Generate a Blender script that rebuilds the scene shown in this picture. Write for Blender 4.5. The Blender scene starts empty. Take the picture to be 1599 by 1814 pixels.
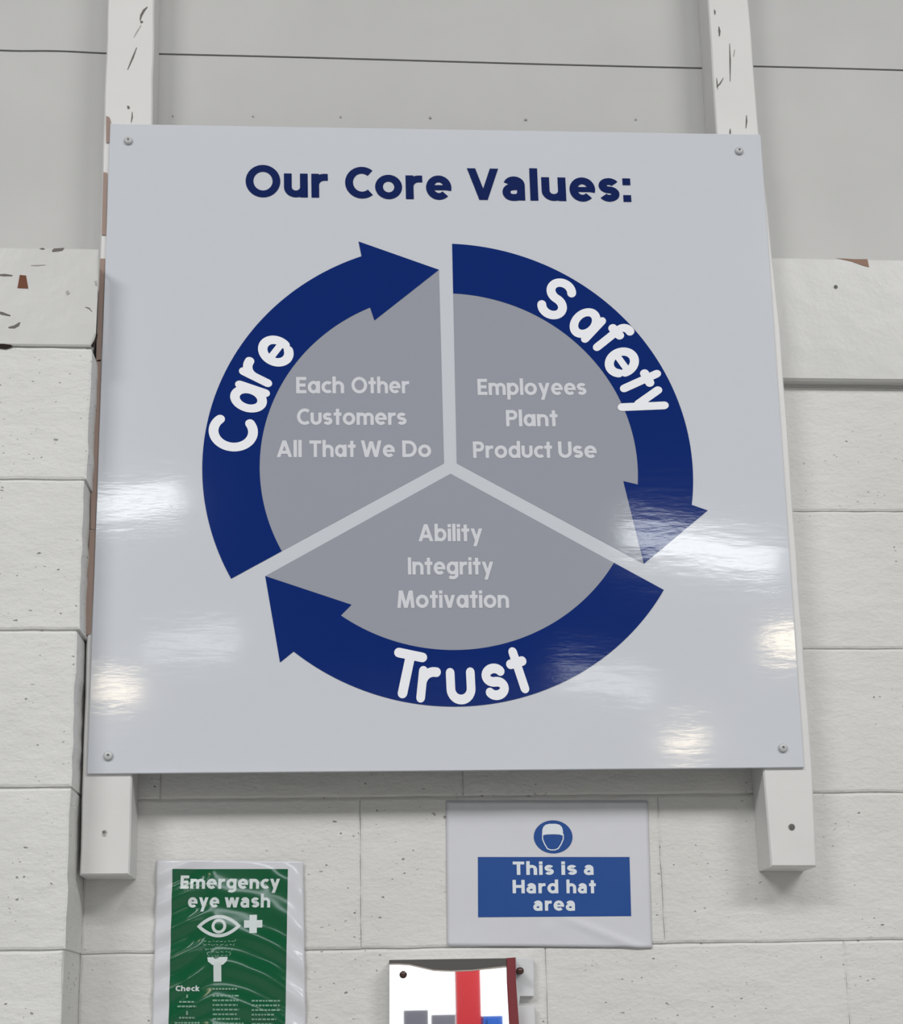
import bpy, math, random
from mathutils import Vector, Matrix, noise
random.seed(7)
PI = math.pi
S = bpy.context.scene
C = S.collection
ZO = 2.5                                     # height of the board's centre above the floor

# ------------------------------------------------------------------ camera
YAW, PITCH, ROLL = 0.0745, 0.2186, -0.0217
CAM = Vector((-0.1457, -2.1068, -0.8918 + ZO))
F, PX, PY = 2599.4, 813.23, 1243.39          # focal length and lens axis in pixels of the 1599 x 1814 frame
fwd = Vector((math.sin(YAW)*math.cos(PITCH), math.cos(YAW)*math.cos(PITCH), math.sin(PITCH)))
r0 = Vector((math.cos(YAW), -math.sin(YAW), 0)); u0 = r0.cross(fwd)
RT = math.cos(ROLL)*r0 + math.sin(ROLL)*u0
UP = math.cos(ROLL)*u0 - math.sin(ROLL)*r0
cd = bpy.data.cameras.new('camera'); cam = bpy.data.objects.new('camera', cd); C.objects.link(cam)
cam.matrix_world = Matrix(((RT.x, UP.x, -fwd.x, CAM.x), (RT.y, UP.y, -fwd.y, CAM.y), (RT.z, UP.z, -fwd.z, CAM.z), (0, 0, 0, 1)))
cd.sensor_fit = 'VERTICAL'; cd.sensor_height = 24; cd.lens = 24*F/1814
cd.shift_x = (799.5-PX)/1814; cd.shift_y = (PY-907)/1814
cd.clip_start = .05; cd.clip_end = 200
S.camera = cam

def at(x, y, Y=0.):
    """photo pixel -> point on the vertical plane at depth Y"""
    d = fwd + RT*((x-PX)/F) - UP*((y-PY)/F)
    return CAM + d*((Y-CAM.y)/d.y)

# ------------------------------------------------------------------ light
S.view_settings.view_transform = 'Standard'; S.view_settings.look = 'None'
S.view_settings.gamma = 1; S.view_settings.use_curve_mapping = False
S.view_settings.exposure = -.05
w = bpy.data.worlds.new('world'); S.world = w; w.use_nodes = True
bg = w.node_tree.nodes['Background']; bg.inputs[0].default_value = (.93, .97, 1, 1); bg.inputs[1].default_value = .13

def area(name, loc, target, sx, sy, power, col):
    l = bpy.data.lights.new(name, 'AREA'); l.shape = 'RECTANGLE'; l.size = sx; l.size_y = sy; l.energy = power; l.color = col
    o = bpy.data.objects.new(name, l); C.objects.link(o); o.location = loc
    o.rotation_euler = (Vector(target)-Vector(loc)).to_track_quat('-Z', 'Y').to_euler()
    return o
# the hall's long roof lights, running across the bays
area('roof_light_strip', (0, -4.9, 6.9), (0, -4.9, 0), 3, .8, 120, (1, .99, .972))
area('roof_light_strip', (-3.5, -5.0, 6.0), (-3.5, -4.4, 0), 2.8, 1.2, 285, (1, .99, .972))
area('roof_light_strip', (4.1, -5.0, 6.0), (4.1, -4.4, 0), 3.4, 1.2, 318, (1, .99, .972))

area('added_column_fill', (5.5, -14.5, 5.0), (1.2, -18.6, 1.3), 1.2, .5, 420, (1, .98, .95))  # added lamp with no known source, brightens the red column in the mirror

# ------------------------------------------------------------------ helpers
def mesh(name, vs, fs, m, parent=None, smooth=False):
    me = bpy.data.meshes.new(name); me.from_pydata([tuple(v) for v in vs], [], fs); me.update()
    if smooth:
        for p in me.polygons: p.use_smooth = True
    me.materials.append(m)
    o = bpy.data.objects.new(name, me); C.objects.link(o)
    if parent is not None: o.parent = parent
    return o
def empty(name, loc=(0, 0, 0)):
    # location is kept at the origin of the parts' own coordinates through a parent inverse
    o = bpy.data.objects.new(name, None); C.objects.link(o); o.location = loc; o.empty_display_size = .1
    return o
def adopt(root):
    inv = Matrix.Translation(root.location).inverted()
    for ch in root.children: ch.matrix_parent_inverse = inv
def tag(o, label=None, cat=None, group=None, kind=None):
    for k, v in (('label', label), ('category', cat), ('group', group), ('kind', kind)):
        if v: o[k] = v
    return o
def box(x0, x1, y0, y1, z0, z1, bev=0.):
    """box with chamfered front edges (front = small y); z without offset"""
    z0 += ZO; z1 += ZO
    b = bev
    vs = [(x0+b, y0, z0+b), (x1-b, y0, z0+b), (x1-b, y0, z1-b), (x0+b, y0, z1-b),
          (x0, y0+b, z0), (x1, y0+b, z0), (x1, y0+b, z1), (x0, y0+b, z1),
          (x0, y1, z0), (x1, y1, z0), (x1, y1, z1), (x0, y1, z1)]
    fs = [(0, 1, 2, 3), (0, 4, 5, 1), (1, 5, 6, 2), (2, 6, 7, 3), (3, 7, 4, 0),
          (4, 8, 9, 5), (5, 9, 10, 6), (6, 10, 11, 7), (7, 11, 8, 4), (8, 11, 10, 9)]
    return vs, fs
def outline_prism(pts, y0, y1, bev=.0, bd=None):
    """closed outline of (x, z) world points counter-clockwise seen from the front, chamfered at the front"""
    n = len(pts); cx = sum(p[0] for p in pts)/n; cz = sum(p[1] for p in pts)/n
    bd = bev if bd is None else bd
    ins = []
    for i, p in enumerate(pts):
        a = Vector(pts[i-1]); b = Vector(p); c = Vector(pts[(i+1) % n])
        d1 = (b-a).normalized(); d2 = (c-b).normalized()
        nn = Vector((-d1.y, d1.x)) + Vector((-d2.y, d2.x))
        nn = nn.normalized() / max(.5, abs(nn.normalized().dot(Vector((-d1.y, d1.x))))) if nn.length > 1e-6 else Vector((0, 0))
        ins.append(b + nn*bev)
    vs = [(p.x, y0, p.y) for p in ins] + [(p[0], y0+bd, p[1]) for p in pts] + [(p[0], y1, p[1]) for p in pts]
    fs = [tuple(range(n)), tuple(reversed(range(2*n, 3*n)))]
    for i in range(n):
        j = (i+1) % n
        fs.append((i, n+i, n+j, j)); fs.append((n+i, 2*n+i, 2*n+j, n+j))
    return vs, fs
def disc(cx, cy, cz, r, depth, seg=16, dome=0.):
    """short cylinder facing the front with an optional dome"""
    vs = []; fs = []
    rings = [(r, 0.), (r, -depth)]
    if dome: rings += [(r*.8, -depth-dome*.6), (r*.45, -depth-dome*.92)]
    for rr, dy in rings:
        for k in range(seg):
            a = 2*PI*k/seg; vs.append((cx+rr*math.cos(a), cy+dy, cz+rr*math.sin(a)))
    for q in range(len(rings)-1):
        for k in range(seg):
            l = (k+1) % seg; fs.append((q*seg+k, q*seg+l, (q+1)*seg+l, (q+1)*seg+k))
    vs.append((cx, cy+rings[-1][1]-(dome*.08 if dome else 0), cz)); t = len(vs)-1; q = len(rings)-1
    for k in range(seg): fs.append((q*seg+k, q*seg+(k+1) % seg, t))
    return vs, fs

# ------------------------------------------------------------------ materials
def mat(name, col, rough=.6, spec=.5, metal=0.):
    m = bpy.data.materials.new(name); m.use_nodes = True
    b = m.node_tree.nodes['Principled BSDF']
    b.inputs['Base Color'].default_value = (*col, 1); b.inputs['Roughness'].default_value = rough
    b.inputs['Specular IOR Level'].default_value = spec; b.inputs['Metallic'].default_value = metal
    return m
def nodes(m): return m.node_tree.nodes, m.node_tree.links, m.node_tree.nodes['Principled BSDF']
def wpos(m, scale=(1, 1, 1)):
    N, L, b = nodes(m); g = N.new('ShaderNodeNewGeometry'); mp = N.new('ShaderNodeMapping')
    mp.inputs['Scale'].default_value = scale; L.new(g.outputs['Position'], mp.inputs['Vector']); return mp.outputs[0]
def mth(m, op, a, b=None, clamp=False):
    N, L, _ = nodes(m); n = N.new('ShaderNodeMath'); n.operation = op; n.use_clamp = clamp
    for i, v in enumerate((a, b)):
        if v is None: continue
        if isinstance(v, (int, float)): n.inputs[i].default_value = v
        else: L.new(v, n.inputs[i])
    return n.outputs[0]
def noi(m, v, scale, detail=3, rough=.5):
    N, L, _ = nodes(m); n = N.new('ShaderNodeTexNoise'); n.inputs['Scale'].default_value = scale
    n.inputs['Detail'].default_value = detail; n.inputs['Roughness'].default_value = rough
    L.new(v, n.inputs['Vector']); return n.outputs['Fac']
def bump(m, hgt, dist, strength=1.):
    N, L, b = nodes(m); n = N.new('ShaderNodeBump'); n.inputs['Distance'].default_value = dist; n.inputs['Strength'].default_value = strength
    L.new(hgt, n.inputs['Height']); L.new(n.outputs[0], b.inputs['Normal'])
def colour(m, fac, stops):
    N, L, b = nodes(m); r = N.new('ShaderNodeValToRGB'); L.new(fac, r.inputs[0])
    e = r.color_ramp.elements
    while len(e) < len(stops): e.new(.5)
    for x, (p, c) in zip(e, stops): x.position = p; x.color = (*c, 1)
    return r.outputs[0]

def block_paint(name, col):
    """thick white masonry paint over concrete block: soft relief, open pores that show grey"""
    m = mat(name, col, .62, .3)
    N, L, b = nodes(m); v = wpos(m)
    big = noi(m, wpos(m, (1, 1, 1.6)), 22, 3); fine = noi(m, wpos(m, (1, 1, 1.8)), 110, 3, .6)
    # warp the pore cells so that the pores are irregular
    nz = N.new('ShaderNodeTexNoise'); nz.inputs['Scale'].default_value = 90; L.new(v, nz.inputs['Vector'])
    mx = N.new('ShaderNodeMix'); mx.data_type = 'RGBA'; mx.inputs[0].default_value = .012
    L.new(wpos(m, (1, 1, 1.5)), mx.inputs[6]); L.new(nz.outputs['Color'], mx.inputs[7])
    pits = None
    for sc, thr, keep in ((60, .22, .74), (110, .34, .62), (24, .085, .74)):
        vo = N.new('ShaderNodeTexVoronoi'); vo.inputs['Scale'].default_value = sc; L.new(mx.outputs[2], vo.inputs['Vector'])
        sp = N.new('ShaderNodeSeparateColor'); L.new(vo.outputs['Color'], sp.inputs[0])
        k = mth(m, 'GREATER_THAN', sp.outputs[0], keep)
        size = mth(m, 'MULTIPLY', sp.outputs[1], thr)
        near = mth(m, 'SUBTRACT', size, vo.outputs['Distance'])
        near = mth(m, 'MULTIPLY', near, 8., True)
        p = mth(m, 'MULTIPLY', near, k)
        patch = mth(m, 'GREATER_THAN', noi(m, v, 7, 2), .49) if sc != 20 else None
        if patch is not None: p = mth(m, 'MULTIPLY', p, patch)
        pits = p if pits is None else mth(m, 'MAXIMUM', pits, p)
    h = mth(m, 'ADD', mth(m, 'MULTIPLY', big, .9), mth(m, 'MULTIPLY', fine, .32))
    h = mth(m, 'SUBTRACT', h, mth(m, 'MULTIPLY', pits, .8))
    bump(m, h, .0045, .75)
    c = colour(m, pits, [(0, col), (.5, tuple(x*.84 for x in col)), (1, tuple(x*.50 for x in col))])
    st = colour(m, noi(m, v, 5, 4), [(.35, (.95, .95, .94)), (.65, (1, 1, 1))])
    mm = N.new('ShaderNodeMix'); mm.data_type = 'RGBA'; mm.blend_type = 'MULTIPLY'; mm.inputs[0].default_value = 1
    L.new(c, mm.inputs[6]); L.new(st, mm.inputs[7]); L.new(mm.outputs[2], b.inputs['Base Color'])
    return m
def flat_paint(name, col, rough=.5, amp=.0006, scale=14):
    m = mat(name, col, rough, .35); v = wpos(m)
    h = mth(m, 'ADD', noi(m, v, scale, 3), mth(m, 'MULTIPLY', noi(m, v, 150, 2), .12)); bump(m, h, amp, 1)
    L = m.node_tree.links
    L.new(colour(m, noi(m, v, 6, 5), [(.3, tuple(x*.94 for x in col)), (.7, col)]), m.node_tree.nodes['Principled BSDF'].inputs['Base Color'])
    return m
def vinyl(name, col, spec=.5, rough=.068):
    """glossy print on the sign board: all films share the sheet's faint ripple"""
    m = mat(name, col, rough, spec)
    a = noi(m, wpos(m, (14, 14, 62)), 1., 4, .62); c = noi(m, wpos(m, (6, 6, 16)), 1., 2, .5)
    bump(m, mth(m, 'ADD', mth(m, 'MULTIPLY', a, .50), mth(m, 'MULTIPLY', c, 1.)), .00018, 1.)
    return m
def emit(name, col, s):
    m = bpy.data.materials.new(name); m.use_nodes = True; N = m.node_tree.nodes; N.clear()
    e = N.new('ShaderNodeEmission'); e.inputs[0].default_value = (*col, 1); e.inputs[1].default_value = s
    o = N.new('ShaderNodeOutputMaterial'); m.node_tree.links.new(e.outputs[0], o.inputs[0]); return m

M_block = block_paint('painted_block', (.69, .685, .668))
M_pier = block_paint('painted_pier_block', (.715, .715, .70))
M_sheet = flat_paint('painted_cladding', (.535, .534, .528), .5, .0005, 9)
M_rail = flat_paint('painted_rail', (.60, .60, .59), .32, .0012, 16)
M_post = flat_paint('painted_timber', (.72, .716, .71), .45, .0007, 30)
M_gapshade = mat('gap_shade_black', (.03, .022, .02), .9, .1)  # near-black colour that stands in for shade inside gaps
M_wood = flat_paint('bare_timber', (.34, .25, .215), .7, .0006, 60)
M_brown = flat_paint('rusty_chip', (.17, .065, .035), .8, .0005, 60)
M_tan = flat_paint('brown_chip', (.30, .19, .14), .8, .0005, 60)
M_scuff = mat('grey_scuff', (.17, .155, .145), .8, .2)
M_faint = mat('faint_scuff', (.42, .41, .395), .8, .2)
M_board = vinyl('board_white', (.625, .648, .702))
M_grey = vinyl('print_grey', (.335, .352, .405))
M_blue = vinyl('print_blue', (.002, .0215, .165), .5)
M_title = vinyl('print_navy', (.005, .016, .10), .5)
M_white = vinyl('print_white', (.92, .93, .98))
M_text = vinyl('print_pale', (.70, .71, .76))
M_screw = mat('screw_cap', (.52, .53, .54), .35, .5)
M_slot = mat('screw_recess', (.12, .12, .12), .6, .3)
M_edge = mat('board_edge', (.55, .56, .58), .4, .5)

# ------------------------------------------------------------------ lettering: a stroke alphabet
def ell(cx, cy, rx, ry, a0, a1, n=None):
    n = n or max(6, int(abs(a1-a0)/9))
    return [(cx+rx*math.cos(math.radians(a0+(a1-a0)*i/n)), cy+ry*math.sin(math.radians(a0+(a1-a0)*i/n))) for i in range(n+1)]
def glyph(ch, w, R, two=False):
    """cap height 1; returns width and items: ('s', points, closed), ('d', x0,y0,x1,y1), ('o', x, y)"""
    h = w/2; e = h if R else 0.; X = .75
    s = lambda p, c=False: ('s', p, c)
    bow = lambda x0, x1, y0=0., y1=X: s(ell((x0+x1)/2, (y0+y1)/2, (x1-x0)/2-h, (y1-y0)/2-h, 0, 360, 40)[:-1], True)
    if ch in 'Oo':
        W, H = (.96, 1.) if ch == 'O' else (.74, X); return W, [bow(0, W, -.01, H+.01)]
    if ch in 'Cc':
        W, H = (.77, 1.) if ch == 'C' else (.60, X); rx = (.46 if ch == 'C' else .36)-h
        a = 50
        if not R: W -= .05
        return W, [s(ell(rx+h, H/2, rx, H/2-h, a, 360-a, 32))]
    if ch in 'Ss':
        W, H = (.68, 1.) if ch == 'S' else (.56, X); ry = (H-2*h)/4; rx = W/2-h; c = W/2
        return W, [s(ell(c, H-h-ry, rx, ry, 25, 262, 20)+ell(c, h+ry, rx, ry, 82, -155, 20))]
    if ch == 'D': return .82, [s([(h, h), (h, 1-h)]+[(.36, 1-h)]+ell(.36, .5, .46-h, .5-h, 90, -90, 18)[1:], True)]
    if ch == 'P': return .66, [s([(h, e), (h, .64)]), s([(h, .62), (h, 1-h)]+ell(.36, .69, .30-h, .31-h, 90, -90, 14)+[(h, .38+h)])]
    if ch == 'E':
        return .58, [s([(.58-e, 1-h), (h, 1-h), (h, h), (.58-e, h)]), s([(h, .5), (.53-e, .5)])]
    if ch == 'H': return .78, [s([(h, e), (h, 1-e)]), s([(.78-h, e), (.78-h, 1-e)]), s([(h, .51), (.78-h, .51)])]
    if ch == 'T': return .70, [s([(e, 1-h), (.70-e, 1-h)]), s([(.35, e), (.35, 1-h)])]
    if ch == 'I': return w, [s([(h, e), (h, 1-e)])]
    if ch == 'l': return w, [s([(h, e), (h, 1.03-e)])]
    if ch == 'i': return w, [s([(h, e), (h, X-e)]), ('o', h, 1.-h*.9)]
    if ch == ':': return w, [('o', h, h), ('o', h, X-h)]
    if ch == 'A': return .88, [('d', h*1.1, 0, .44, 1), ('d', .88-h*1.1, 0, .44, 1), s([(.24, .29), (.64, .29)])]
    if ch == 'V': return .86, [('d', .43, 0, h*1.1, 1), ('d', .43, 0, .86-h*1.1, 1)]
    if ch == 'v': return .66, [('d', .33, 0, h*1.1, X), ('d', .33, 0, .66-h*1.1, X)]
    if ch == 'W': return 1.18, [('d', .32, 0, h, 1), ('d', .32, 0, .59, .95), ('d', .86, 0, .59, .95), ('d', .86, 0, 1.18-h, 1)]
    if ch == 'w': return 1.0, [('d', .28, 0, h, X), ('d', .28, 0, .5, X), ('d', .72, 0, .5, X), ('d', .72, 0, 1.-h, X)]
    if ch == 'M': return 1.0, [('d', h, 0, .20, 1), ('d', .5, 0, .22, 1), ('d', .5, 0, .78, 1), ('d', 1-h, 0, .80, 1)]
    if ch == 'y': return .70, [('d', .35, .06, h*1.1, X), ('d', .24, -.30, .70-h*1.1, X)]
    if ch == 'U': return .76, [s([(h, 1-e)]+ell(.38, .38, .38-h, .38-h, 180, 360, 16)+[(.76-h, 1-e)])]
    if ch == 'u':
        it = [s([(h, X-e)]+ell(.33, .32, .33-h, .32-h, 180, 360, 14)+[(.66-h, X-e)])]
        if two: it.append(s([(.66-h, 0), (.66-h, X)]))
        return .66, it
    if ch == 'a':
        if not two:
            return .70, [bow(0, .66, -.01, X+.01), s([(.70-h, e), (.70-h, X-e)])]
        return .64, [s(ell(.31, X-h-.16, .29-h, .17, 165, 0, 14)+[(.60-h, 0)]),
                     s([(.60-h, X*.60), (.27, X*.57)]+ell(.27, (h*.85+X*.57)/2, .27-h*.9, (X*.57-h*.85)/2, 90, 270, 12)[1:]+ell(.33, .25, .27-h, .25-h*.85, 270, 350, 6))]
    if ch == 'e':
        hb = h*.74; st = -math.degrees(math.asin(min(.9, hb/(X/2-h))))
        return .70, [('s', [(h, X*.5), (.70-h*1.1, X*.5)], False, .74), s(ell(.35, X/2, .35-h, X/2-h+.01, st, 316, 34))]
    if ch == 'r': return .46, [s([(h, e), (h, X-e)]), s([(h, X*.45)]+ell(.36, X*.52, .36-h, X*.48-h, 180, 96, 8) + [(.46-e*.6, X-h)])]
    if ch == 'n': return .66, [s([(h, e), (h, X-e)]), s(ell(.33, X*.56, .33-h, X*.44-h, 180, 0, 14)+[(.66-h, e)])]
    if ch == 'h': return .66, [s([(h, e), (h, 1.03-e)]), s(ell(.33, X*.56, .33-h, X*.44-h, 180, 0, 14)+[(.66-h, e)])]
    if ch == 'm':
        return 1.02, [s([(h, e), (h, X-e)]), s(ell((.51+h)/2, X*.60, (.51-h)/2, X*.40-h, 180, 0, 12)+[(.51, e)]),
                      s(ell((1.53-h)/2, X*.60, (.51-h)/2, X*.40-h, 180, 0, 12)+[(1.02-h, e)])]
    if ch in 'bdp':
        b = bow(.0, .70, -.01, X+.01)
        if ch == 'b': return .70, [b, s([(h, e), (h, 1.03-e)])]
        if ch == 'd': return .70, [b, s([(.70-h, e), (.70-h, 1.03-e)])]
        return .70, [b, s([(h, X-e), (h, -.28+e)])]
    if ch == 'g': return .70, [bow(0, .70, 0, X+.01), s([(.70-h, X-e), (.70-h, .0)]+ell(.36, -.02, .34-h, .26-h, 0, -145, 12)[1:])]
    if ch == 't': return .46, [s([(.23, e), (.23, .98-e)]), s([(e*.9, X-h), (.46-e*.9, X-h)])]
    if ch == 'f': return .50, [s([(.22, e)]+ell(.22+.17, .99-h-.15, .17, .15, 180, 75, 8)), s([(e*.9, X-h), (.44-e*.9, X-h)])]
    if ch == 'k': return .64, [s([(h, e), (h, 1.03-e)]), ('d', .64-h*1.1, 0, .25, .42), ('d', .10, .24, .60-h, X)]
    return .3, []
def strokes(items, w, R):
    """items -> list of (verts2d, faces) pieces"""
    out = []; h = w/2
    for it in items:
        if it[0] == 'o':
            _, x, y = it
            if R: vs = [(x+h*1.05*math.cos(2*PI*k/16), y+h*1.05*math.sin(2*PI*k/16)) for k in range(16)]
            else: vs = [(x-h, y-h), (x+h, y-h), (x+h, y+h), (x-h, y+h)]
            out.append((vs, [tuple(range(len(vs)))])); continue
        if it[0] == 'd':
            _, x0, y0, x1, y1 = it
            if not R:
                k = h*math.hypot(x1-x0, y1-y0)/abs(y1-y0)
                out.append(([(x0-k, y0), (x0+k, y0), (x1+k, y1), (x1-k, y1)], [(0, 1, 2, 3)] if y1 > y0 else [(3, 2, 1, 0)])); continue
            d = Vector((x1-x0, y1-y0)).normalized()*h
            it = ('s', [(x0+d.x, y0+d.y), (x1-d.x, y1-d.y)], False)
        pts, closed = it[1], it[2]; h = w/2*(it[3] if len(it) > 3 else 1.)
        P = [Vector(p) for p in pts]; P = [p for i, p in enumerate(P) if i == 0 or (p-P[i-1]).length > 1e-5]; n = len(P)
        Lf = []; Rt = []
        for i in range(n):
            a = P[i-1] if (i or closed) else None; c = P[(i+1) % n] if (i < n-1 or closed) else None
            d1 = (P[i]-a).normalized() if a is not None else None; d2 = (c-P[i]).normalized() if c is not None else None
            if d1 is None: d1 = d2
            if d2 is None: d2 = d1
            n1 = Vector((-d1.y, d1.x)); n2 = Vector((-d2.y, d2.x)); m_ = n1+n2
            m_ = n1 if m_.length < 1e-6 else m_.normalized(); m_ = m_/max(.45, m_.dot(n1))
            Lf.append(P[i]+m_*h); Rt.append(P[i]-m_*h)
        vs = [tuple(p) for q in zip(Lf, Rt) for p in q]; fs = []
        for i in range(n if closed else n-1):
            j = (i+1) % n; fs.append((2*i, 2*i+1, 2*j+1, 2*j))
        out.append((vs, fs))
        if R and not closed:
            for c, q in ((P[0], P[1]), (P[-1], P[-2])):
                a0 = math.atan2(c.y-q.y, c.x-q.x)
                v = [(c.x+h*math.cos(a0-PI/2+PI*k/8), c.y+h*math.sin(a0-PI/2+PI*k/8)) for k in range(9)]
                out.append((v, [tuple(range(9))]))
    return out
def assemble(pieces, fmap):
    """pieces of 2-D art mapped to 3-D; each piece a hair nearer so films never coincide"""
    V = []; Fc = []
    for k, (vs, fs) in enumerate(pieces):
        o = len(V); V += [fmap(x, y, k*.000006) for x, y in vs]; Fc += [tuple(o+i for i in f) for f in fs]
    return V, Fc
def typeset(words, cap, w, R, two=False, gap=.115):
    """words: [(text, (x0,z0), (x1,z1))] ends of each word's baseline in metres -> pieces in metres"""
    out = []
    for text, a, b in words:
        x = 0; gl = []
        for ch in text:
            W, it = glyph(ch, w, R, two); gl.append((x, it)); x += W+gap
        tot = x-gap; a = Vector(a); b = Vector(b); ux = (b-a)/tot; dn = (b-a).normalized(); uy = Vector((-dn.y, dn.x))*cap
        for x0, it in gl:
            for vs, fs in strokes(it, w, R):
                out.append(([tuple(a+ux*(x0+x)+uy*y) for x, y in vs], fs))
    return out
def P2(x, y, Y=0.):
    p = at(x, y, Y); return (p.x, p.z)
def decal(name, pieces, m, parent, Y):
    V, Fc = assemble(pieces, lambda x, z, k: (x, Y-k, z)); return mesh(name, V, Fc, m, parent)
def poly(name, px, m, parent, Y):
    """small flat mark given by its outline on the surface at depth Y"""
    pts = [P2(x, y, Y) for x, y in px]
    ar = sum(pts[i-1][0]*pts[i][1]-pts[i][0]*pts[i-1][1] for i in range(len(pts)))
    if ar < 0: pts.reverse()
    vs, fs = outline_prism(pts, Y, Y+.0004); return vs, fs
def join(lst):
    V = []; Fc = []
    for vs, fs in lst:
        o = len(V); V += list(vs); Fc += [tuple(o+i for i in f) for f in fs]
    return V, Fc
def scratch(pxs, wpx, Y):
    """tapering scratch along pixel points"""
    P = [Vector((p[0], p[1])) for p in pxs]; n = len(P); L_ = []; R_ = []
    for i in range(n):
        d = (P[min(i+1, n-1)]-P[max(i-1, 0)]).normalized(); nn = Vector((-d.y, d.x))*wpx*(.5 if 0 < i < n-1 else .18)
        L_.append(tuple(P[i]+nn)); R_.append(tuple(P[i]-nn))
    return poly('', L_+R_[::-1], None, None, Y)

# ------------------------------------------------------------------ structure: floor and walls
def slab(name, a, m, parent=None):
    x0, x1, y0, y1, z0, z1 = a; vs, fs = box(x0, x1, y0, y1, z0-ZO, z1-ZO); return mesh(name, vs, fs, m, parent)
M_conc = flat_paint('concrete_floor', (.34, .34, .335), .7, .002, 6)
floor = slab('floor', (-12, 12, -20.4, .5, -.1, 0), M_conc); tag(floor, kind='structure')

Yw = .07
wall = slab('wall_back', (-3, 3.2, .0735, .3, 0, 2.5+.30), M_block); tag(wall, kind='structure')
gap_back = slab('gap_shade_backing', (-3, 3.2, .083, .3, 2.5+.30, 4.2), M_gapshade, wall)  # solid dark box, its colour gives the shade behind the sheet gap

def block(name, x0, x1, z0, z1, y0, y1, m, parent, jr=.0008, jright=None):
    pts = []
    jright = jr if jright is None else jright
    nx = max(3, int((x1-x0)/.03)); nz = max(3, int((z1-z0)/.02))
    J = lambda s: random.uniform(-s, s)
    for i in range(nx): pts.append((x0+(x1-x0)*i/nx, z0+J(jr)))
    for i in range(nz):
        zz = z0+(z1-z0)*i/nz
        pts.append((x1+J(jright)+(noise.noise(Vector((zz*9, x1*3, 1)))*jright*.5), zz))
    for i in range(nx): pts.append((x1-(x1-x0)*i/nx, z1+J(jr)))
    for i in range(nz): pts.append((x0+J(jr), z1-(z1-z0)*i/nz))
    pts = [(x, z+ZO) for x, z in pts]
    vs, fs = outline_prism(pts, y0+J(.0004), y1, .0034, .0014)
    return mesh(name, vs, fs, m, parent)
rows = [(.118, -.0975), (-.0975, -.325), (-.325, -.5525), (-.5525, -.7765), (-.7765, -1.0015), (-1.0015, -1.2265), (-1.2265, -1.4515)]
joints = [(-.86, -.41, .04, .49, .94, 1.39, 1.84, 2.2), (-.635, -.185, .265, .79, 1.165, 1.615, 2.2), (-.88, -.43, .02, .47, .92, 1.37, 1.82, 2.2),
          (-.585, -.135, .315, 1.05, 1.5, 2.2), (-.764, -.314, .136, .586, 1.036, 1.486, 2.2), (-.585, -.135, .315, .765, 1.215, 1.665, 2.2), (-.764, -.314, .136, .586, 1.036, 1.486, 2.2)]
for (zt, zb), js in zip(rows, joints):
    for x, x2 in zip(js[:-1], js[1:]):
        a = max(x, -.5385)
        if x2 > -.50: block('block', a+.0004, x2-.0004, zb+.0011, zt-.0011, Yw, .10, M_block, wall)
# pier that stands forward on the left
Yp = -.05
pier = slab('wall_left', (-1.35, -.5395, Yp+.004, .0735, 0, 2.5+.113), M_pier); tag(pier, kind='structure')
edge = [-.531, -.535, -.5375, -.5378, -.5405, -.5425, -.5425]
for i, ((zt, zb), xr) in enumerate(zip(rows, edge)):
    if i == 0: zt = .112
    if i % 2: block('block', -1.2, xr-.45+.215, zb+.0014, zt-.0014, Yp, .02, M_pier, pier)
    block('block', (xr-.45+.2175) if i % 2 else xr-.45, xr, zb+.0014, zt-.0014, Yp, .071, M_pier, pier, .0009, .0013)

# cladding sheets above the rails
def sheet(x0, x1, z0, z1, fn, n=60):
    vs = []; fs = []; T = .004
    for i in range(n+1):
        x = x0+(x1-x0)*i/n; y = Yw+fn(x)
        vs += [(x, y, z0+ZO), (x, y, z1+ZO), (x, y+T, z1+ZO), (x, y+T, z0+ZO)]
        if i:
            a = 4*(i-1); b = 4*i
            fs += [(a, b, b+1, a+1), (a+1, b+1, b+2, a+2), (a+3, a+2, b+2, b+3), (a, a+3, b+3, b)]
    fs += [(0, 1, 2, 3), (4*n+3, 4*n+2, 4*n+1, 4*n)]
    return mesh('panel', vs, fs, M_sheet, wall)
def mod(o):
    return o
wav = lambda x: -.0012*math.cos((x+.625)*2*PI/.155)
flt = lambda x: .0007*math.sin(x*7)
for (a, b, f, zg) in ((-1.3, -.50, wav, .7000), (-.498, .488, flt, .7005), (.490, 2.0, flt, .7065)):
    mod(sheet(a, b, zg+.0017, 1.5, f)); mod(sheet(a, b, .115, zg-.0017, f))
# small fixings left in the sheet above the board
pins = [disc(*at(x, y, Yw-.001), .0022*s, .0008, 8) for x, y, s in ((448, 206, .7), (603, 207, .8), (762, 208, 1.), (931, 211, .9), (1126, 211, .7), (306, 205, .6))]
o = mesh('nail_head', *join(pins), M_faint, wall); tag(o, kind='stuff')

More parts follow.
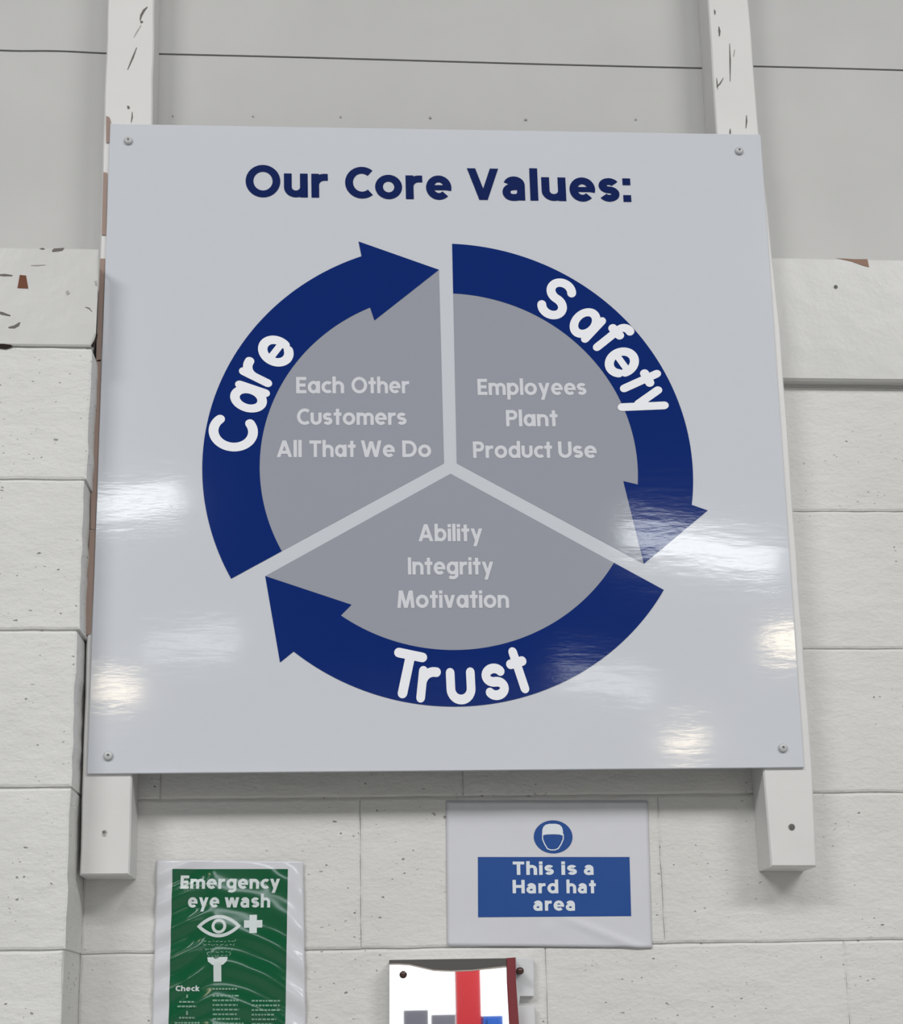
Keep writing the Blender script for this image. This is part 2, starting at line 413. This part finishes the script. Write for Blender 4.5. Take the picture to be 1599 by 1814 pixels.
# ------------------------------------------------------------------ timber rails
def prop_thing(root, label, cat, group=None): adopt(root); tag(root, label, cat, group)
rl = empty('timber_rail', (-.85, Yp, .113+ZO))
pts = [(-1.32, .1135), (-.5315, .1135), (-.5285, .1225), (-.5255, .135), (-.5250, .19), (-.5262, .2735), (-.70, .2745), (-.80, .2735), (-1.32, .2735)]
vs, fs = outline_prism([(x, z+ZO) for x, z in pts], Yp-.001, .068, .0025, .0015)
vs = [(-.552 if y > .06 and x > -.6 else x, y, z) for x, y, z in vs]; mesh('beam', vs, fs, M_rail, rl)   # the end is cut back at an angle
Y = Yp-.0016
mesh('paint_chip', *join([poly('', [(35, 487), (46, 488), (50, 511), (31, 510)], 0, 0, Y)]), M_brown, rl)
mesh('scuff_mark', *join([poly('', [(92, 443), (96, 440), (114, 439), (110, 444), (93, 446)], 0, 0, Y), poly('', [(70, 440), (76, 439), (80, 441), (74, 442)], 0, 0, Y),
    scratch([(-6, 487), (8, 487), (22, 488)], 4, Y), scratch([(-6, 552), (4, 555), (18, 559)], 5, Y), scratch([(15, 580), (25, 579), (32, 575), (35, 571)], 5, Y),
    scratch([(151, 544), (158, 546), (163, 552)], 2, Y)]), M_scuff, rl)
mesh('faint_mark', *join([scratch([(55, 470), (66, 470), (80, 469)], 2, Y), poly('', [(116, 517), (120, 514), (124, 519), (119, 523)], 0, 0, Y), poly('', [(167, 498), (171, 497), (172, 505), (169, 505)], 0, 0, Y)]), M_faint, rl)
mesh('painted_gap_shade', *join([poly('', [(162, 615), (161, 612), (167, 603), (170, 594), (173, 591), (172, 600), (168, 610), (165, 616)], 0, 0, Y), poly('', [(-8, 609), (6, 609), (20, 611), (22, 614), (10, 618), (-8, 615)], 0, 0, Y)]), M_gapshade, rl)  # flat dark patches painted for the shade in the rail's crevices
prop_thing(rl, 'white painted timber rail with rusty chip on top of the left block pier', 'rail')

rr = empty('timber_rail', (1.1, .055, .118+ZO))
vs, fs = box(.5395, 2.0, .052, .0695, .1195, .338, .0035); mesh('beam', vs, fs, M_rail, rr)
Y = .0514
mesh('paint_chip', *join([poly('', [(1480, 457), (1512, 459), (1536, 459), (1539, 473), (1530, 471), (1508, 463)], 0, 0, Y)]), M_tan, rr)
mesh('nail_hole', *join([disc(*at(1480, 508, Y), .0032, .0004, 10)]), M_slot, rr)
prop_thing(rr, 'glossy white painted timber rail fixed to wall right of the board', 'rail')

# ------------------------------------------------------------------ timber posts
def post(xl, xr, zb, jig, base):
    """xl, xr: [(z, x)] edge lines from bottom to top"""
    pts = [(x, z+ZO) for z, x in xr] ; ptl = [(x, z+ZO) for z, x in xl]
    out = [ptl[0], pts[0]] + pts[1:] + ptl[:0:-1]
    # subdivide and wobble the long edges slightly, like sawn wood with thick paint
    res = []
    for i, p in enumerate(out):
        q = out[(i+1) % len(out)]; n = max(1, int((Vector(q)-Vector(p)).length/.035)) if abs(q[1]-p[1]) > .2 else 1
        for k in range(n):
            t = k/n; x = p[0]+(q[0]-p[0])*t; z = p[1]+(q[1]-p[1])*t
            if k: x += noise.noise(Vector((x*5, z*14, jig)))*.0013
            res.append((x, z))
    vs, fs = outline_prism(res, .0045, .0695, .0022, .0022)
    mesh('timber', vs, fs, M_post, base)
lp = empty('timber_post', (-.497, .04, -.669+ZO))
post([(-.6695, -.5318), (-.30, -.5330), (.75, -.5353), (1.5, -.537)], [(-.6700, -.4622), (-.30, -.4615), (.5, -.4580), (.75, -.4612), (1.5, -.463)], 0, 3, lp)
Y = .0039
mesh('bare_timber', *join([poly('', c, 0, 0, Y-.001) for c in (
    [(188, 205), (194, 208), (196, 215), (195, 248), (192, 253), (188, 252)],
    [(183, 305), (190, 306), (189, 360), (188, 416), (180, 416)],
    [(177, 458), (186, 458), (184, 520), (181, 600), (178, 640), (170, 640), (172, 590), (175, 520)],
    [(168, 640), (179, 636), (176, 760), (171, 880), (169, 937), (160, 937), (161, 850), (165, 720)],
    [(159, 938), (169.5, 938), (167, 1000), (161, 1122), (150, 1126), (153, 1040)])]), M_wood, lp)
mesh('scuff_mark', *join([scratch([(261, 12), (255, 18), (250, 27), (248, 36)], 4, Y), poly('', [(248, 37), (253, 37), (253, 40), (249, 41)], 0, 0, Y), scratch([(242, 84), (235, 102), (226, 123)], 3, Y),
    poly('', [(225, 187), (229, 188), (230, 192), (226, 193)], 0, 0, Y), scratch([(234, 198), (234, 208), (232, 217)], 2.4, Y)]), M_scuff, lp)
mesh('faint_mark', *join([scratch([(250, 44), (243, 55), (237, 66)], 2, Y), poly('', [(181, 1472), (187, 1470), (190, 1474), (186, 1482), (181, 1480)], 0, 0, Y)]), M_faint, lp)
mesh('nail_hole', *join([disc(*at(184, 1474, Y), .0022, .0004, 10)]), M_scuff, lp)
prop_thing(lp, 'white painted timber post with bare brown edge behind left side of the board', 'post')

rp = empty('timber_post', (.497, .04, -.671+ZO))
post([(-.6710, .4640), (-.53, .4620), (.53, .4551), (.78, .4555), (1.5, .457)], [(-.6720, .5320), (-.53, .5363), (.20, .5375), (.53, .5267), (.78, .5250), (1.5, .523)], 0, 8, rp)
mesh('scuff_mark', *join([scratch([(1265, 17), (1266, 21), (1266, 26)], 3, Y), scratch([(1273, 47), (1274, 55), (1274, 64)], 4, Y), scratch([(1292, 77), (1293, 108), (1293, 144)], 2.6, Y),
    scratch([(1281, 138), (1275, 148), (1269, 154)], 2.5, Y), scratch([(1269, 138), (1270, 148), (1271, 158)], 2, Y), scratch([(1322, 204), (1322, 215), (1321, 227)], 2.8, Y),
    scratch([(1293, 228), (1293, 234), (1293, 239)], 3, Y), scratch([(1301, 88), (1299, 100)], 2, Y)]), M_scuff, rp)
mesh('nail_hole', *join([disc(*at(1402, 1465, Y), .0048, .0004, 14)]), M_scuff, rp)
mesh('nail_hole', *join([disc(*at(1403, 1466, Y-.0005), .0028, .0003, 12)]), M_slot, rp)
prop_thing(rp, 'white painted timber post with deep underside behind right side of the board', 'post')

# ------------------------------------------------------------------ the values board
bd = empty('sign_board', (0, .002, -.525+ZO))
cor = [P2(154, 1371), P2(1424, 1359.5), P2(1347, 238), P2(195, 219)]
vs, fs = outline_prism(cor, 0, .0042, .0008, .0008); pan = mesh('panel', vs, fs, M_board, bd)
CX, CZ = .0059, -.0541+ZO
def pol(a, r): return (CX+r*math.cos(math.radians(a)), CZ+r*math.sin(math.radians(a)))
ri, ro, g = .2895, .3755, .0100
for k in range(3):
    base = 90-120*k                       # the spoke at which this arrow's head ends
    A = lambda a: base+a
    # head: tip just past the spoke; tail: cut parallel to the previous spoke (120 degrees round)
    def cut(r): return 120-math.degrees(math.asin(g/r))      # angle (from base) where the spoke edge meets radius r
    outer = [pol(A(a), ro) for a in [20.8+(cut(ro)-20.8)*i/60 for i in range(61)]]
    inner = [pol(A(a), ri) for a in [24.6+(cut(ri)-24.6)*i/60 for i in range(61)]]
    tip = pol(A(2.0), .3300); ob = pol(A(20.1), .4010); ib = pol(A(25.3), .2668)
    # strip of quads plus the head
    pc = []
    for i in range(60): pc.append(([inner[i], inner[i+1], outer[i+1], outer[i]], [(3, 2, 1, 0)]))
    pc.append(([tip, ob, outer[0], inner[0], ib], [(0, 4, 3, 2, 1)][::1]))
    V = []; Fc = []
    for vv, ff in pc:
        o_ = len(V); V += [(x, -.0006, z) for x, z in vv]; Fc += [tuple(o_+i for i in f) for f in ff]
    ar = mesh('arrow', V, Fc, M_blue, bd)
    apex = (CX+.0112*math.cos(math.radians(base+60)), CZ+.0112*math.sin(math.radians(base+60)))
    ring = inner[::-1]
    V = [apex]+ring+[tip]; V = [(x, -.0003, z) for x, z in V]
    mesh('sector', V, [(0, i+1, i) for i in range(1, len(V)-1)][::1], M_grey, bd)
for o_ in bd.children:
    if o_.name.startswith(('arrow', 'sector')):
        for p in o_.data.polygons:
            if p.normal.y > 0: p.flip()
        o_.data.update()
def curved(name, text, locs, cap, w, inward, widths=1.):
    out = []
    for ch, (px, py) in zip(text, locs):
        x, z = P2(px, py); a = math.atan2(z-CZ, x-CX)
        uy = Vector((math.cos(a), math.sin(a)))*(-1 if inward else 1); ux = Vector((uy.y, -uy.x))
        W, it = glyph(ch, w, True)
        sq = .95 if ch in 'CST' else .93 if ch == 'e' else .87
        ps = [([(vx*sq, vy) for vx, vy in vs], fs) for vs, fs in strokes(it, w, True)]; ys = [v[1] for vs, fs in ps for v in vs]; xs = [v[0] for vs, fs in ps for v in vs]
        mx, my = (min(xs)+max(xs))/2, (min(ys)+max(ys))/2
        for vs, fs in ps:
            out.append(([(x+(vx-mx)*cap*ux.x+(vy-my)*cap*uy.x, z+(vx-mx)*cap*ux.y+(vy-my)*cap*uy.y) for vx, vy in vs], fs))
    return decal(name, out, M_white, bd, -.0009)
curved('lettering', 'Safety', [(985.7, 529.8), (1037, 573.6), (1083.5, 598), (1101, 642.5), (1134, 675.5), (1137, 716)], .074, .198, False)
curved('lettering', 'Care', [(412.3, 769.3), (440.7, 705.7), (457.9, 659.4), (488.4, 622.4)], .0745, .198, False)
curved('lettering', 'Trust', [(719.9, 1194.5), (758.9, 1213.6), (816, 1215.5), (876.7, 1208), (918.5, 1187.5)], .0745, .198, True)
def by_word(lst): return [[w_] for w_ in lst]
def words(lst, Y=0.): return [(t, P2(x0, y0, Y), P2(x1, y1, Y)) for t, x0, y0, x1, y1 in lst]
for wd in words([('Our', 435, 349, 581, 350.5), ('Core', 611.5, 351.5, 800, 354), ('Values:', 828, 354, 1118, 358)]):
    decal('lettering', typeset([wd], .0560, .215, False, True, .10), M_title, bd, -.0006)
for ln in ([('Each', 524.5, 697, 609.5, 697), ('Other', 622.6, 697, 725, 697)], [('Customers', 526, 753, 720, 753)],
           [('All', 489.8, 810, 534.4, 810), ('That', 548, 810, 630, 810), ('We', 639.5, 810, 699.5, 810), ('Do', 712.6, 810, 763.7, 810)],
           [('Employees', 846, 700, 1038.6, 700)], [('Plant', 896.5, 755.5, 988, 755.5)], [('Product', 838, 811.5, 978.3, 811.5), ('Use', 989, 811.5, 1057, 811.5)],
           [('Ability', 741, 959, 854.5, 959)], [('Integrity', 722.5, 1018, 874, 1018)], [('Motivation', 703.5, 1077, 901.5, 1077)]):
    for wd in words(ln): decal('lettering', typeset([wd], .0270, .195, False, False, .075), M_text, bd, -.0006)
for x, y in ((227.5, 250), (1308.5, 268), (192, 1339), (1386, 1325)):
    p = at(x, y, 0); sc = mesh('screw', *disc(p.x, -.0002, p.z, .0068, .0022, 20, .0022), M_screw, bd, True)
    V = []; Fc = []
    for k in range(8): V.append((p.x+.0019*math.cos(PI*k/4), -.0048, p.z+.0005+.0019*math.sin(PI*k/4)))
    mesh('screw_recess', V, [tuple(range(8))], M_slot, sc)
prop_thing(bd, 'large glossy white board with three curved blue arrows around grey disc', 'sign')

# ------------------------------------------------------------------ paper notices
M_lam = mat('laminated_paper', (.635, .64, .685), .28, .5)
M_lamd = mat('laminated_paper_plain', (.66, .66, .665), .35, .4)
_m = M_lam; bump(_m, noi(_m, wpos(_m, (1, 1, 1)), 26, 2), .0012, .6)
bump(M_lamd, noi(M_lamd, wpos(M_lamd), 30, 3), .0015, .6)
M_hblue = mat('notice_blue', (.004, .062, .28), .3, .5); bump(M_hblue, noi(M_hblue, wpos(M_hblue), 30, 3), .0012, .5)
M_hwhite = mat('notice_white', (.72, .77, .82), .35, .4)
def sheet_warp(fn, Y0, pxq, n, m, name, parent, th=.0006, lift=0.):
    """a sheet of paper between four photo corners (tl, tr, br, bl) with a relief fn(u, v)"""
    q = [Vector(P2(x, y, Y0)) for x, y in pxq]; nu, nv = n; vs = []; fs = []
    for j in range(nv+1):
        for i in range(nu+1):
            u, v = i/nu, j/nv; p = (q[0]*(1-u)+q[1]*u)*(1-v)+(q[3]*(1-u)+q[2]*u)*v
            vs.append((p.x, Y0-lift-fn(p.x, p.y), p.y))
    for j in range(nv):
        for i in range(nu):
            a = j*(nu+1)+i; fs.append((a, a+nu+1, a+nu+2, a+1))
    o = mesh(name, vs, fs, m, parent, True)
    if th:
        s = o.modifiers.new('thickness', 'SOLIDIFY'); s.thickness = th; s.offset = -1 if False else 1
        s.offset = -1
    return o

# hard hat notice
hh = empty('laminated_notice', (.145, .068, -.78+ZO)); Y = .0685
def crease(x, z):
    # ridge running from the middle of the lower edge to the lower right corner, lower edge curling a little
    a = Vector(P2(985, 1622, Y)); b = Vector(P2(1120, 1675, Y)); d = (b-a).normalized(); r = Vector((x, z))-a
    t = r.dot(d); s_ = r.dot(Vector((-d.y, d.x)))
    k = max(0., min(1., t/.04))*max(0., 1-abs(s_)/.008)*.0020
    a2 = Vector(P2(968, 1645, Y)); k += .0012*max(0., 1-(Vector((x, z))-a2).length/.012)
    return .0008+k+.0007*noise.noise(Vector((x*14, z*14, 3)))
sheet_warp(crease, Y, [(790, 1419), (1147, 1419), (1155, 1679), (792, 1675)], (60, 44), M_lam, 'sheet', hh)
def warp_decal(name, pieces, m, parent, Y0, fn, lift):
    V, Fc = assemble(pieces, lambda x, z, k: (x, Y0-lift-k-fn(x, z), z)); return mesh(name, V, Fc, m, parent)
sheet_warp(crease, Y, [(846, 1518.3), (1114.5, 1518.3), (1117.5, 1623), (846.5, 1625)], (46, 20), M_hblue, 'blue_panel', hh, 0, .0003)
c0 = at(979.4, 1482.6, Y); rx = (P2(1013.7, 1482, Y)[0]-P2(945, 1482, Y)[0])/2; rz = (P2(979, 1453.3, Y)[1]-P2(979, 1512, Y)[1])/2
warp_decal('blue_roundel', [([(c0.x, c0.z)]+[(c0.x+rx*math.cos(PI*k/20), c0.z+rz*math.sin(PI*k/20)) for k in range(40)], [(0, k+1, (k+1) % 40+1) for k in range(40)])], M_hblue, hh, Y, crease, .0004)
hp = lambda L_: [P2(780+x/3.9975, 1390+y/3.9975, Y) for x, y in L_]
helm = hp([(718, 360), (720, 320), (728, 298), (745, 284), (770, 278), (815, 278), (842, 285), (858, 300), (865, 322), (867, 362), (840, 354), (795, 352), (750, 354)])
face = hp([(722, 350), (722, 388), (738, 425), (757, 455), (780, 463), (808, 463), (832, 454), (852, 424), (868, 386), (868, 350)])
warp_decal('helmet_symbol', [(helm[::-1], [tuple(range(len(helm)))])]+strokes([('s', face, False)], .0016, False), M_hwhite, hh, Y, crease, .0007)
for ln in ([('This', 908, 1550, 980.5, 1550), ('is', 994, 1550, 1021.4, 1550), ('a', 1034, 1550, 1052, 1550)], [('Hard', 907.6, 1582.6, 988.5, 1582.6), ('hat', 1003, 1582.6, 1055, 1582.6)], [('area', 944.5, 1613.4, 1019, 1613.4)]):
    for wd in words(ln, Y): warp_decal('lettering', typeset([wd], .0198, .215, False, True, .12), M_hwhite, hh, Y, crease, .0007)
prop_thing(hh, 'white laminated notice reading This is a Hard hat area', 'notice')

# emergency eye wash notice
ew = empty('laminated_notice', (-.325, .066, -.94+ZO)); Y = .0685
def ripple(x, z):
    a = Vector(P2(400, 1814, Y)); u = x+.325; v = z-(ZO-.75)
    w_ = .0018*math.sin((v+.22*u+3.*u*u)*2*PI/.052+.6) * (.35+.65*max(0., min(1., (-v+.02)/.06))) * (.55+.45*math.tanh(u*14))
    w_ += .0016*math.sin((v-.45*u)*2*PI/.043+1.2)*max(0., min(1., (-u-.02)/.04))
    w_ += .0005*noise.noise(Vector((x*22, z*40, 9)))
    return .0036+w_
M_green = mat('notice_green', (.002, .092, .034), .10, .6)
M_gwhite = mat('notice_symbol', (.62, .68, .68), .2, .5)
M_lam2 = mat('laminate', (.64, .645, .685), .10, .6)
sheet_warp(ripple, Y, [(278, 1524), (537, 1526), (543, 1900), (268, 1900)], (60, 110), M_lam2, 'sheet', ew)
sheet_warp(ripple, Y, [(306, 1540), (510, 1540), (504, 1900), (297, 1900)], (60, 110), M_green, 'green_panel', ew, 0, .0003)
for ln, cp in (([('Emergency', 319.8, 1575, 496, 1575)], .0196), ([('eye', 333, 1608, 388.5, 1608), ('wash', 398, 1608, 478.6, 1608)], .0196), ([('Check', 311.6, 1756, 353.8, 1756)], .0078)):
    for wd in words(ln, Y): warp_decal('lettering', typeset([wd], cp, .215, False, True, .10), M_gwhite, ew, Y, ripple, .0007)
def lens(cx, cy, a, b, n=20):
    up = [(cx-a+2*a*i/n, cy+b*(math.sin(PI*i/n)**.85)) for i in range(n+1)]
    return up+[(x, 2*cy-y) for x, y in up[::-1]][1:-1]
ec = P2(388.1, 1641, Y); mm_ = .00083
warp_decal('eye_symbol', strokes([('s', lens(ec[0], ec[1], .0285, .0138), True)], .0047, True)+strokes([('s', ell(ec[0], ec[1], .0085, .0085, 0, 360, 24)[:-1], True)], .0042, True), M_gwhite, ew, Y, ripple, .0006)
pc_ = P2(448.6, 1637, Y)
warp_decal('cross_symbol', strokes([('s', [(pc_[0]-.0132, pc_[1]), (pc_[0]+.0132, pc_[1])], False), ('s', [(pc_[0], pc_[1]-.0132), (pc_[0], pc_[1]+.0132)], False)], .0108, False), M_gwhite, ew, Y, ripple, .0006)
a_ = P2(367.5, 1701, Y); b_ = P2(403.5, 1701, Y); c_ = P2(386, 1701, Y); d_ = P2(385.5, 1739, Y)
warp_decal('fountain_symbol', [([(a_[0], a_[1]+.004), (a_[0]+.001, a_[1]-.002), (c_[0]-.0075, a_[1]-.007), (c_[0]+.0075, a_[1]-.007), (b_[0]-.001, a_[1]-.002), (b_[0], a_[1]+.004)], [tuple(range(6))])]
    + strokes([('s', [(c_[0]-.0005, c_[1]-.004), (d_[0], d_[1])], False)], .0112, False), M_gwhite, ew, Y, ripple, .0006)
M_dim = mat('notice_small_print', (.20, .36, .27), .25, .5)
spr = []
for j, (yy, hw) in enumerate(((1668, 27), (1674, 25), (1681, 23), (1687, 21), (1693, 19))):
    k = -hw
    while k < hw:
        l_ = random.uniform(2, 6); x0 = 388+k
        spr.append(('s', [P2(x0, yy+random.uniform(-1, 1), Y), P2(min(x0+l_, 388+hw), yy+random.uniform(-1, 1), Y)], False)); k += l_+random.uniform(1.5, 4)
for sx, a0 in ((-1, 30), (1, 30)):
    for t in range(4): spr.append(('s', [P2(388+sx*(30-t*3), 1664+t*8, Y), P2(388+sx*(28.5-t*3), 1668+t*8, Y)], False))
warp_decal('spray_symbol', strokes(spr, .0010, False), M_dim, ew, Y, ripple, .0005)
tx = []
for (xa, xb, y0, y1, st) in ((377, 432, 1764, 1900, 8.2), (446, 497, 1773, 1900, 8.2)):
    yy = y0
    while yy < y1:
        k = xa; xe = xb-random.uniform(0, 14)
        while k < xe:
            l_ = random.uniform(3, 8); tx.append(('s', [P2(k, yy, Y), P2(min(k+l_, xe), yy, Y)], False)); k += l_+1.6
        yy += st
for yy, hw in ((1775, 14), (1783, 17), (1803, 14), (1812, 22)):
    k = 332-hw
    while k < 332+hw:
        l_ = random.uniform(3, 7); tx.append(('s', [P2(k, yy, Y), P2(min(k+l_, 332+hw), yy, Y)], False)); k += l_+1.4
tx.append(('s', [P2(332, 1768, Y), P2(332, 1762, Y)], False)); tx.append(('s', [P2(332, 1798, Y), P2(332, 1791, Y)], False))
k = 377
while k < 420: tx.append(('s', [P2(k, 1752, Y), P2(k+4, 1752, Y)], False)); k += 5.6
warp_decal('small_print', strokes(tx, .0024, False), M_dim, ew, Y, ripple, .0005)
prop_thing(ew, 'green Emergency eye wash notice in a rippled clear laminate', 'notice')

# ------------------------------------------------------------------ mirror at the bottom of the frame
Ym = .040
M_mir = mat('mirror_sheet', (.97, .97, .97), .015, .5, 1.)
M_dark = mat('dark_reflection_paint', (.13, .125, .12), .28, .5, .6)
M_beige = mat('pale_reflection_paint', (.42, .37, .33), .3, .5)
M_red = mat('red_edge', (.20, .028, .035), .4, .5)
M_plate = mat('white_plate', (.66, .67, .69), .4, .5)
M_cap = mat('dome_cap', (.06, .025, .02), .15, .6)
mi = empty('wall_mirror', (-.0, .06, -1.05+ZO))
def pp(L_, Y0, y1, m, name, bev=.0006):
    pts = [P2(x, y, Y0) for x, y in L_]
    if sum(pts[i-1][0]*pts[i][1]-pts[i][0]*pts[i-1][1] for i in range(len(pts))) < 0: pts.reverse()
    return mesh(name, *outline_prism(pts, Y0, y1, bev), m, mi)
pp([(690, 1702), (914, 1698), (921, 1930), (690, 1930)], Ym+.003, .0685, M_plate, 'backing_board')
pp([(689, 1705), (899, 1700), (906, 1930), (689, 1930)], Ym, Ym+.003, M_mir, 'mirror_sheet')
pp([(689, 1702), (690, 1700.5), (896, 1697.5), (898, 1713.5), (870, 1716.5), (835, 1719.5), (800, 1720.5), (768, 1718.5), (745, 1713), (725, 1708.5), (705, 1707.5), (689, 1708)], Ym-.0016, Ym, M_dark, 'painted_edge_reflection', .0004)  # dark band painted for what the mirror's curled top reflects
fringe_pts = [P2(x, y, Ym-.0018) for x, y in [(690, 1708), (705, 1707.8), (725, 1709), (745, 1713.6), (768, 1718.8), (800, 1720.3), (835, 1719), (870, 1715), (896, 1712)]]
V, Fc = assemble(strokes([('s', fringe_pts, False)], .0018, False), lambda x, z, k: (x, Ym-.0018-k, z)); mesh('painted_pale_reflection', V, Fc, M_beige, mi)  # beige fringe of that reflection, put in as colour
pp([(897, 1697), (913, 1696), (914, 1740), (919, 1814), (926, 1930), (908, 1930), (902, 1814), (898, 1740)], Ym-.003, Ym+.02, M_red, 'red_edge')
pp([(914, 1697.5), (945, 1698), (946, 1765), (921, 1765), (919, 1782), (947, 1782), (950, 1930), (914, 1930)], Ym+.018, .0688, M_plate, 'side_plate')
for x, y in ((714, 1726.5), (921, 1720)):
    p = at(x, y, Ym-.002); mesh('dome_cap', *disc(p.x, Ym if x < 800 else Ym+.018, p.z, .0054, .003 if x < 800 else .022, 20, .004), M_cap, mi, True)
prop_thing(mi, 'small wall mirror with a dark red edge and domed screw caps below the notices', 'mirror')

# ------------------------------------------------------------------ the hall behind the camera, seen only as reflections
def virt(px, py, Yreal, Ymir):
    p = at(px, py, 2*Ymir-Yreal); return Vector((p.x, Yreal, p.z))
M_day = emit('daylight', (.95, .98, 1.), 1.6)
wz = empty('added_glow_strip')  # glowing strip added to put bright bands on the rippled green notice
slab('pane', (-3.4, -.15, -20.14, -20.12, 4.38, 5.12), emit('added_strip_glow', (.86, .95, 1.), 7.), wz)
slab('frame', (-3.5, -.05, -20.149, -20.141, 4.28, 5.22), mat('added_strip_frame', (.5, .5, .5), .5), wz)
tag(wz, kind='structure')
x0 = virt(640, 1760, -20, Ym).x; x1 = virt(935, 1760, -20, Ym).x; zt = virt(800, 1706, -20, Ym).z
M_hall = flat_paint('hall_wall', (.45, .45, .44), .7, .001, 8)
hw = empty('wall_front'); 
slab('wall_section', (-12, x0, -20.3, -20.15, 0, 7), M_hall, hw); slab('wall_section', (x1, 12, -20.3, -20.15, 0, 7), M_hall, hw); slab('wall_section', (x0, x1, -20.3, -20.15, zt, 7), M_hall, hw)
tag(hw, kind='structure')
dr = slab('door_1', (x0, x1, -20.25, -20.2, 0, zt), M_day); tag(dr, kind='structure')
def item(name, boxes, label, cat):
    r = empty(name, ((boxes[0][1][0]+boxes[0][1][1])/2, boxes[0][1][2], 0))
    for nm, b, m in boxes: slab(nm, b, m, r)
    adopt(r); tag(r, label, cat); return r
M_rcol = mat('red_steel', (.62, .035, .045), .4, .5); M_cab = mat('grey_steel', (.20, .20, .25), .4, .5); M_bcab = mat('blue_steel', (.02, .12, .55), .4, .5)
a = virt(807.5, 1760, -18.6, Ym).x; b = virt(851, 1760, -18.6, Ym).x
item('steel_column', [('column', (a, b, -18.8, -18.6, 0, 3.0), M_rcol), ('base_plate', (a-.06, b+.06, -18.86, -18.54, 0, .02), M_cab)], 'red painted steel column seen in the small mirror', 'column')
a = virt(716, 1790, -18.0, Ym); b = virt(806, 1797, -18.0, Ym); c = virt(758, 1797, -18.0, Ym)
item('steel_cabinet', [('body', (a.x, c.x, -18.4, -18.0, 0, a.z), M_cab), ('door', (c.x+.06, b.x, -18.4, -17.98, 0, b.z), M_cab), ('plinth', (a.x, b.x, -18.38, -18.02, 0, .1), M_bcab)], 'grey steel cabinet seen at the bottom of the small mirror', 'cabinet')
a = virt(856, 1800, -18.0, Ym); b = virt(890, 1800, -18.0, Ym)
item('blue_locker', [('body', (a.x, b.x, -18.4, -18.0, 0, a.z), M_bcab), ('door', (a.x+.05, b.x-.05, -18.0, -17.98, .05, a.z-.05), M_bcab)], 'blue steel locker seen at the right of the small mirror', 'locker')

M_roof = emit('roof_light_pane', (.93, .98, 1.), 17.); M_roof2 = emit('roof_light_pane_far', (.93, .98, 1.), 8.); M_sod = emit('lamp_lens', (1., .84, .60), 30.)
M_fr = mat('light_frame', (.5, .5, .5), .5, .4)
def roof_pane(L_, Yn, Yf, m, label):
    """L_: near-left, near-right, far-left, far-right reflections on the board"""
    q = [virt(*L_[0], -Yn, 0), virt(*L_[1], -Yn, 0), virt(*L_[3], -Yf, 0), virt(*L_[2], -Yf, 0)]
    r = empty('roof_light', tuple(sum(q, Vector())/4))
    fr = [p+Vector((0, 0, .06)) for p in q]
    mesh('pane', q, [(0, 1, 2, 3)], m, r)
    cen = sum(q, Vector())/4; o2 = [cen+(p-cen)*1.06+Vector((0, 0, .005)) for p in q]; o3 = [p+Vector((0, 0, .08)) for p in o2]
    mesh('frame', o2+o3, [(4, 5, 6, 7), (0, 1, 5, 4), (1, 2, 6, 5), (2, 3, 7, 6), (3, 0, 4, 7)], M_fr, r)
    adopt(r); tag(r, label, 'roof light', 'roof lights reflected in the board')
roof_pane([(70, 893), (318, 862), (70, 930), (320, 902)], 9.6, 10.1, M_roof, 'near left roof light, reflected brightest at the left edge of the board')
roof_pane([(1105, 922), (1372, 978), (1105, 968), (1380, 1018)], 9.6, 10.3, M_roof, 'near right roof light, reflected across the tip of the right arrow')
roof_pane([(255, 1138), (420, 1118), (255, 1160), (420, 1146)], 13.9, 14.6, M_roof2, 'far left roof light, reflected faintly low on the left of the board')
roof_pane([(990, 1172), (1150, 1212), (990, 1200), (1160, 1240)], 13.9, 14.6, M_roof2, 'far right roof light, reflected faintly below the lowest arrow')
def bay(px, py, D, rad, label):
    c = virt(px, py, -D, 0); r = empty('high_bay_lamp', tuple(c)); V = []; Fc = []; n = 20
    prof = [(0, -rad*.42), (rad*.6, -rad*.34), (rad*.9, -rad*.15), (rad, 0)]
    for rr_, z in prof:
        for k in range(n): V.append((c.x+rr_*math.cos(2*PI*k/n), c.y+rr_*math.sin(2*PI*k/n), c.z+z))
    for q in range(3):
        for k in range(n): l_ = (k+1) % n; Fc.append((q*n+k, q*n+l_, (q+1)*n+l_, (q+1)*n+k))
    mesh('lens', V, Fc, M_sod, r)
    V = []; Fc = []; prof = [(rad*1.05, 0), (rad*.8, rad*.5), (rad*.3, rad*.9), (rad*.28, rad*1.3)]
    for rr_, z in prof:
        for k in range(n): V.append((c.x+rr_*math.cos(2*PI*k/n), c.y+rr_*math.sin(2*PI*k/n), c.z+z))
    for q in range(3):
        for k in range(n): l_ = (k+1) % n; Fc.append((q*n+k, q*n+l_, (q+1)*n+l_, (q+1)*n+k))
    mesh('shade', V, Fc, M_fr, r, True)
    adopt(r); tag(r, label, 'lamp', 'high bay lamps reflected in the board')
bay(207, 1218, 16, .30, 'warm high bay lamp, reflected low at the left edge of the board')
bay(1396, 1132, 14, .30, 'warm high bay lamp, reflected at the right edge of the board')
bay(1212, 1312, 18, .34, 'warm high bay lamp, reflected near the lower right screw of the board')

for o in bpy.data.objects:
    if o.parent and o.name.split('.')[0] in ('scuff_mark', 'faint_mark', 'painted_gap_shade', 'bare_timber', 'spray_symbol', 'small_print'): o['kind'] = 'stuff'
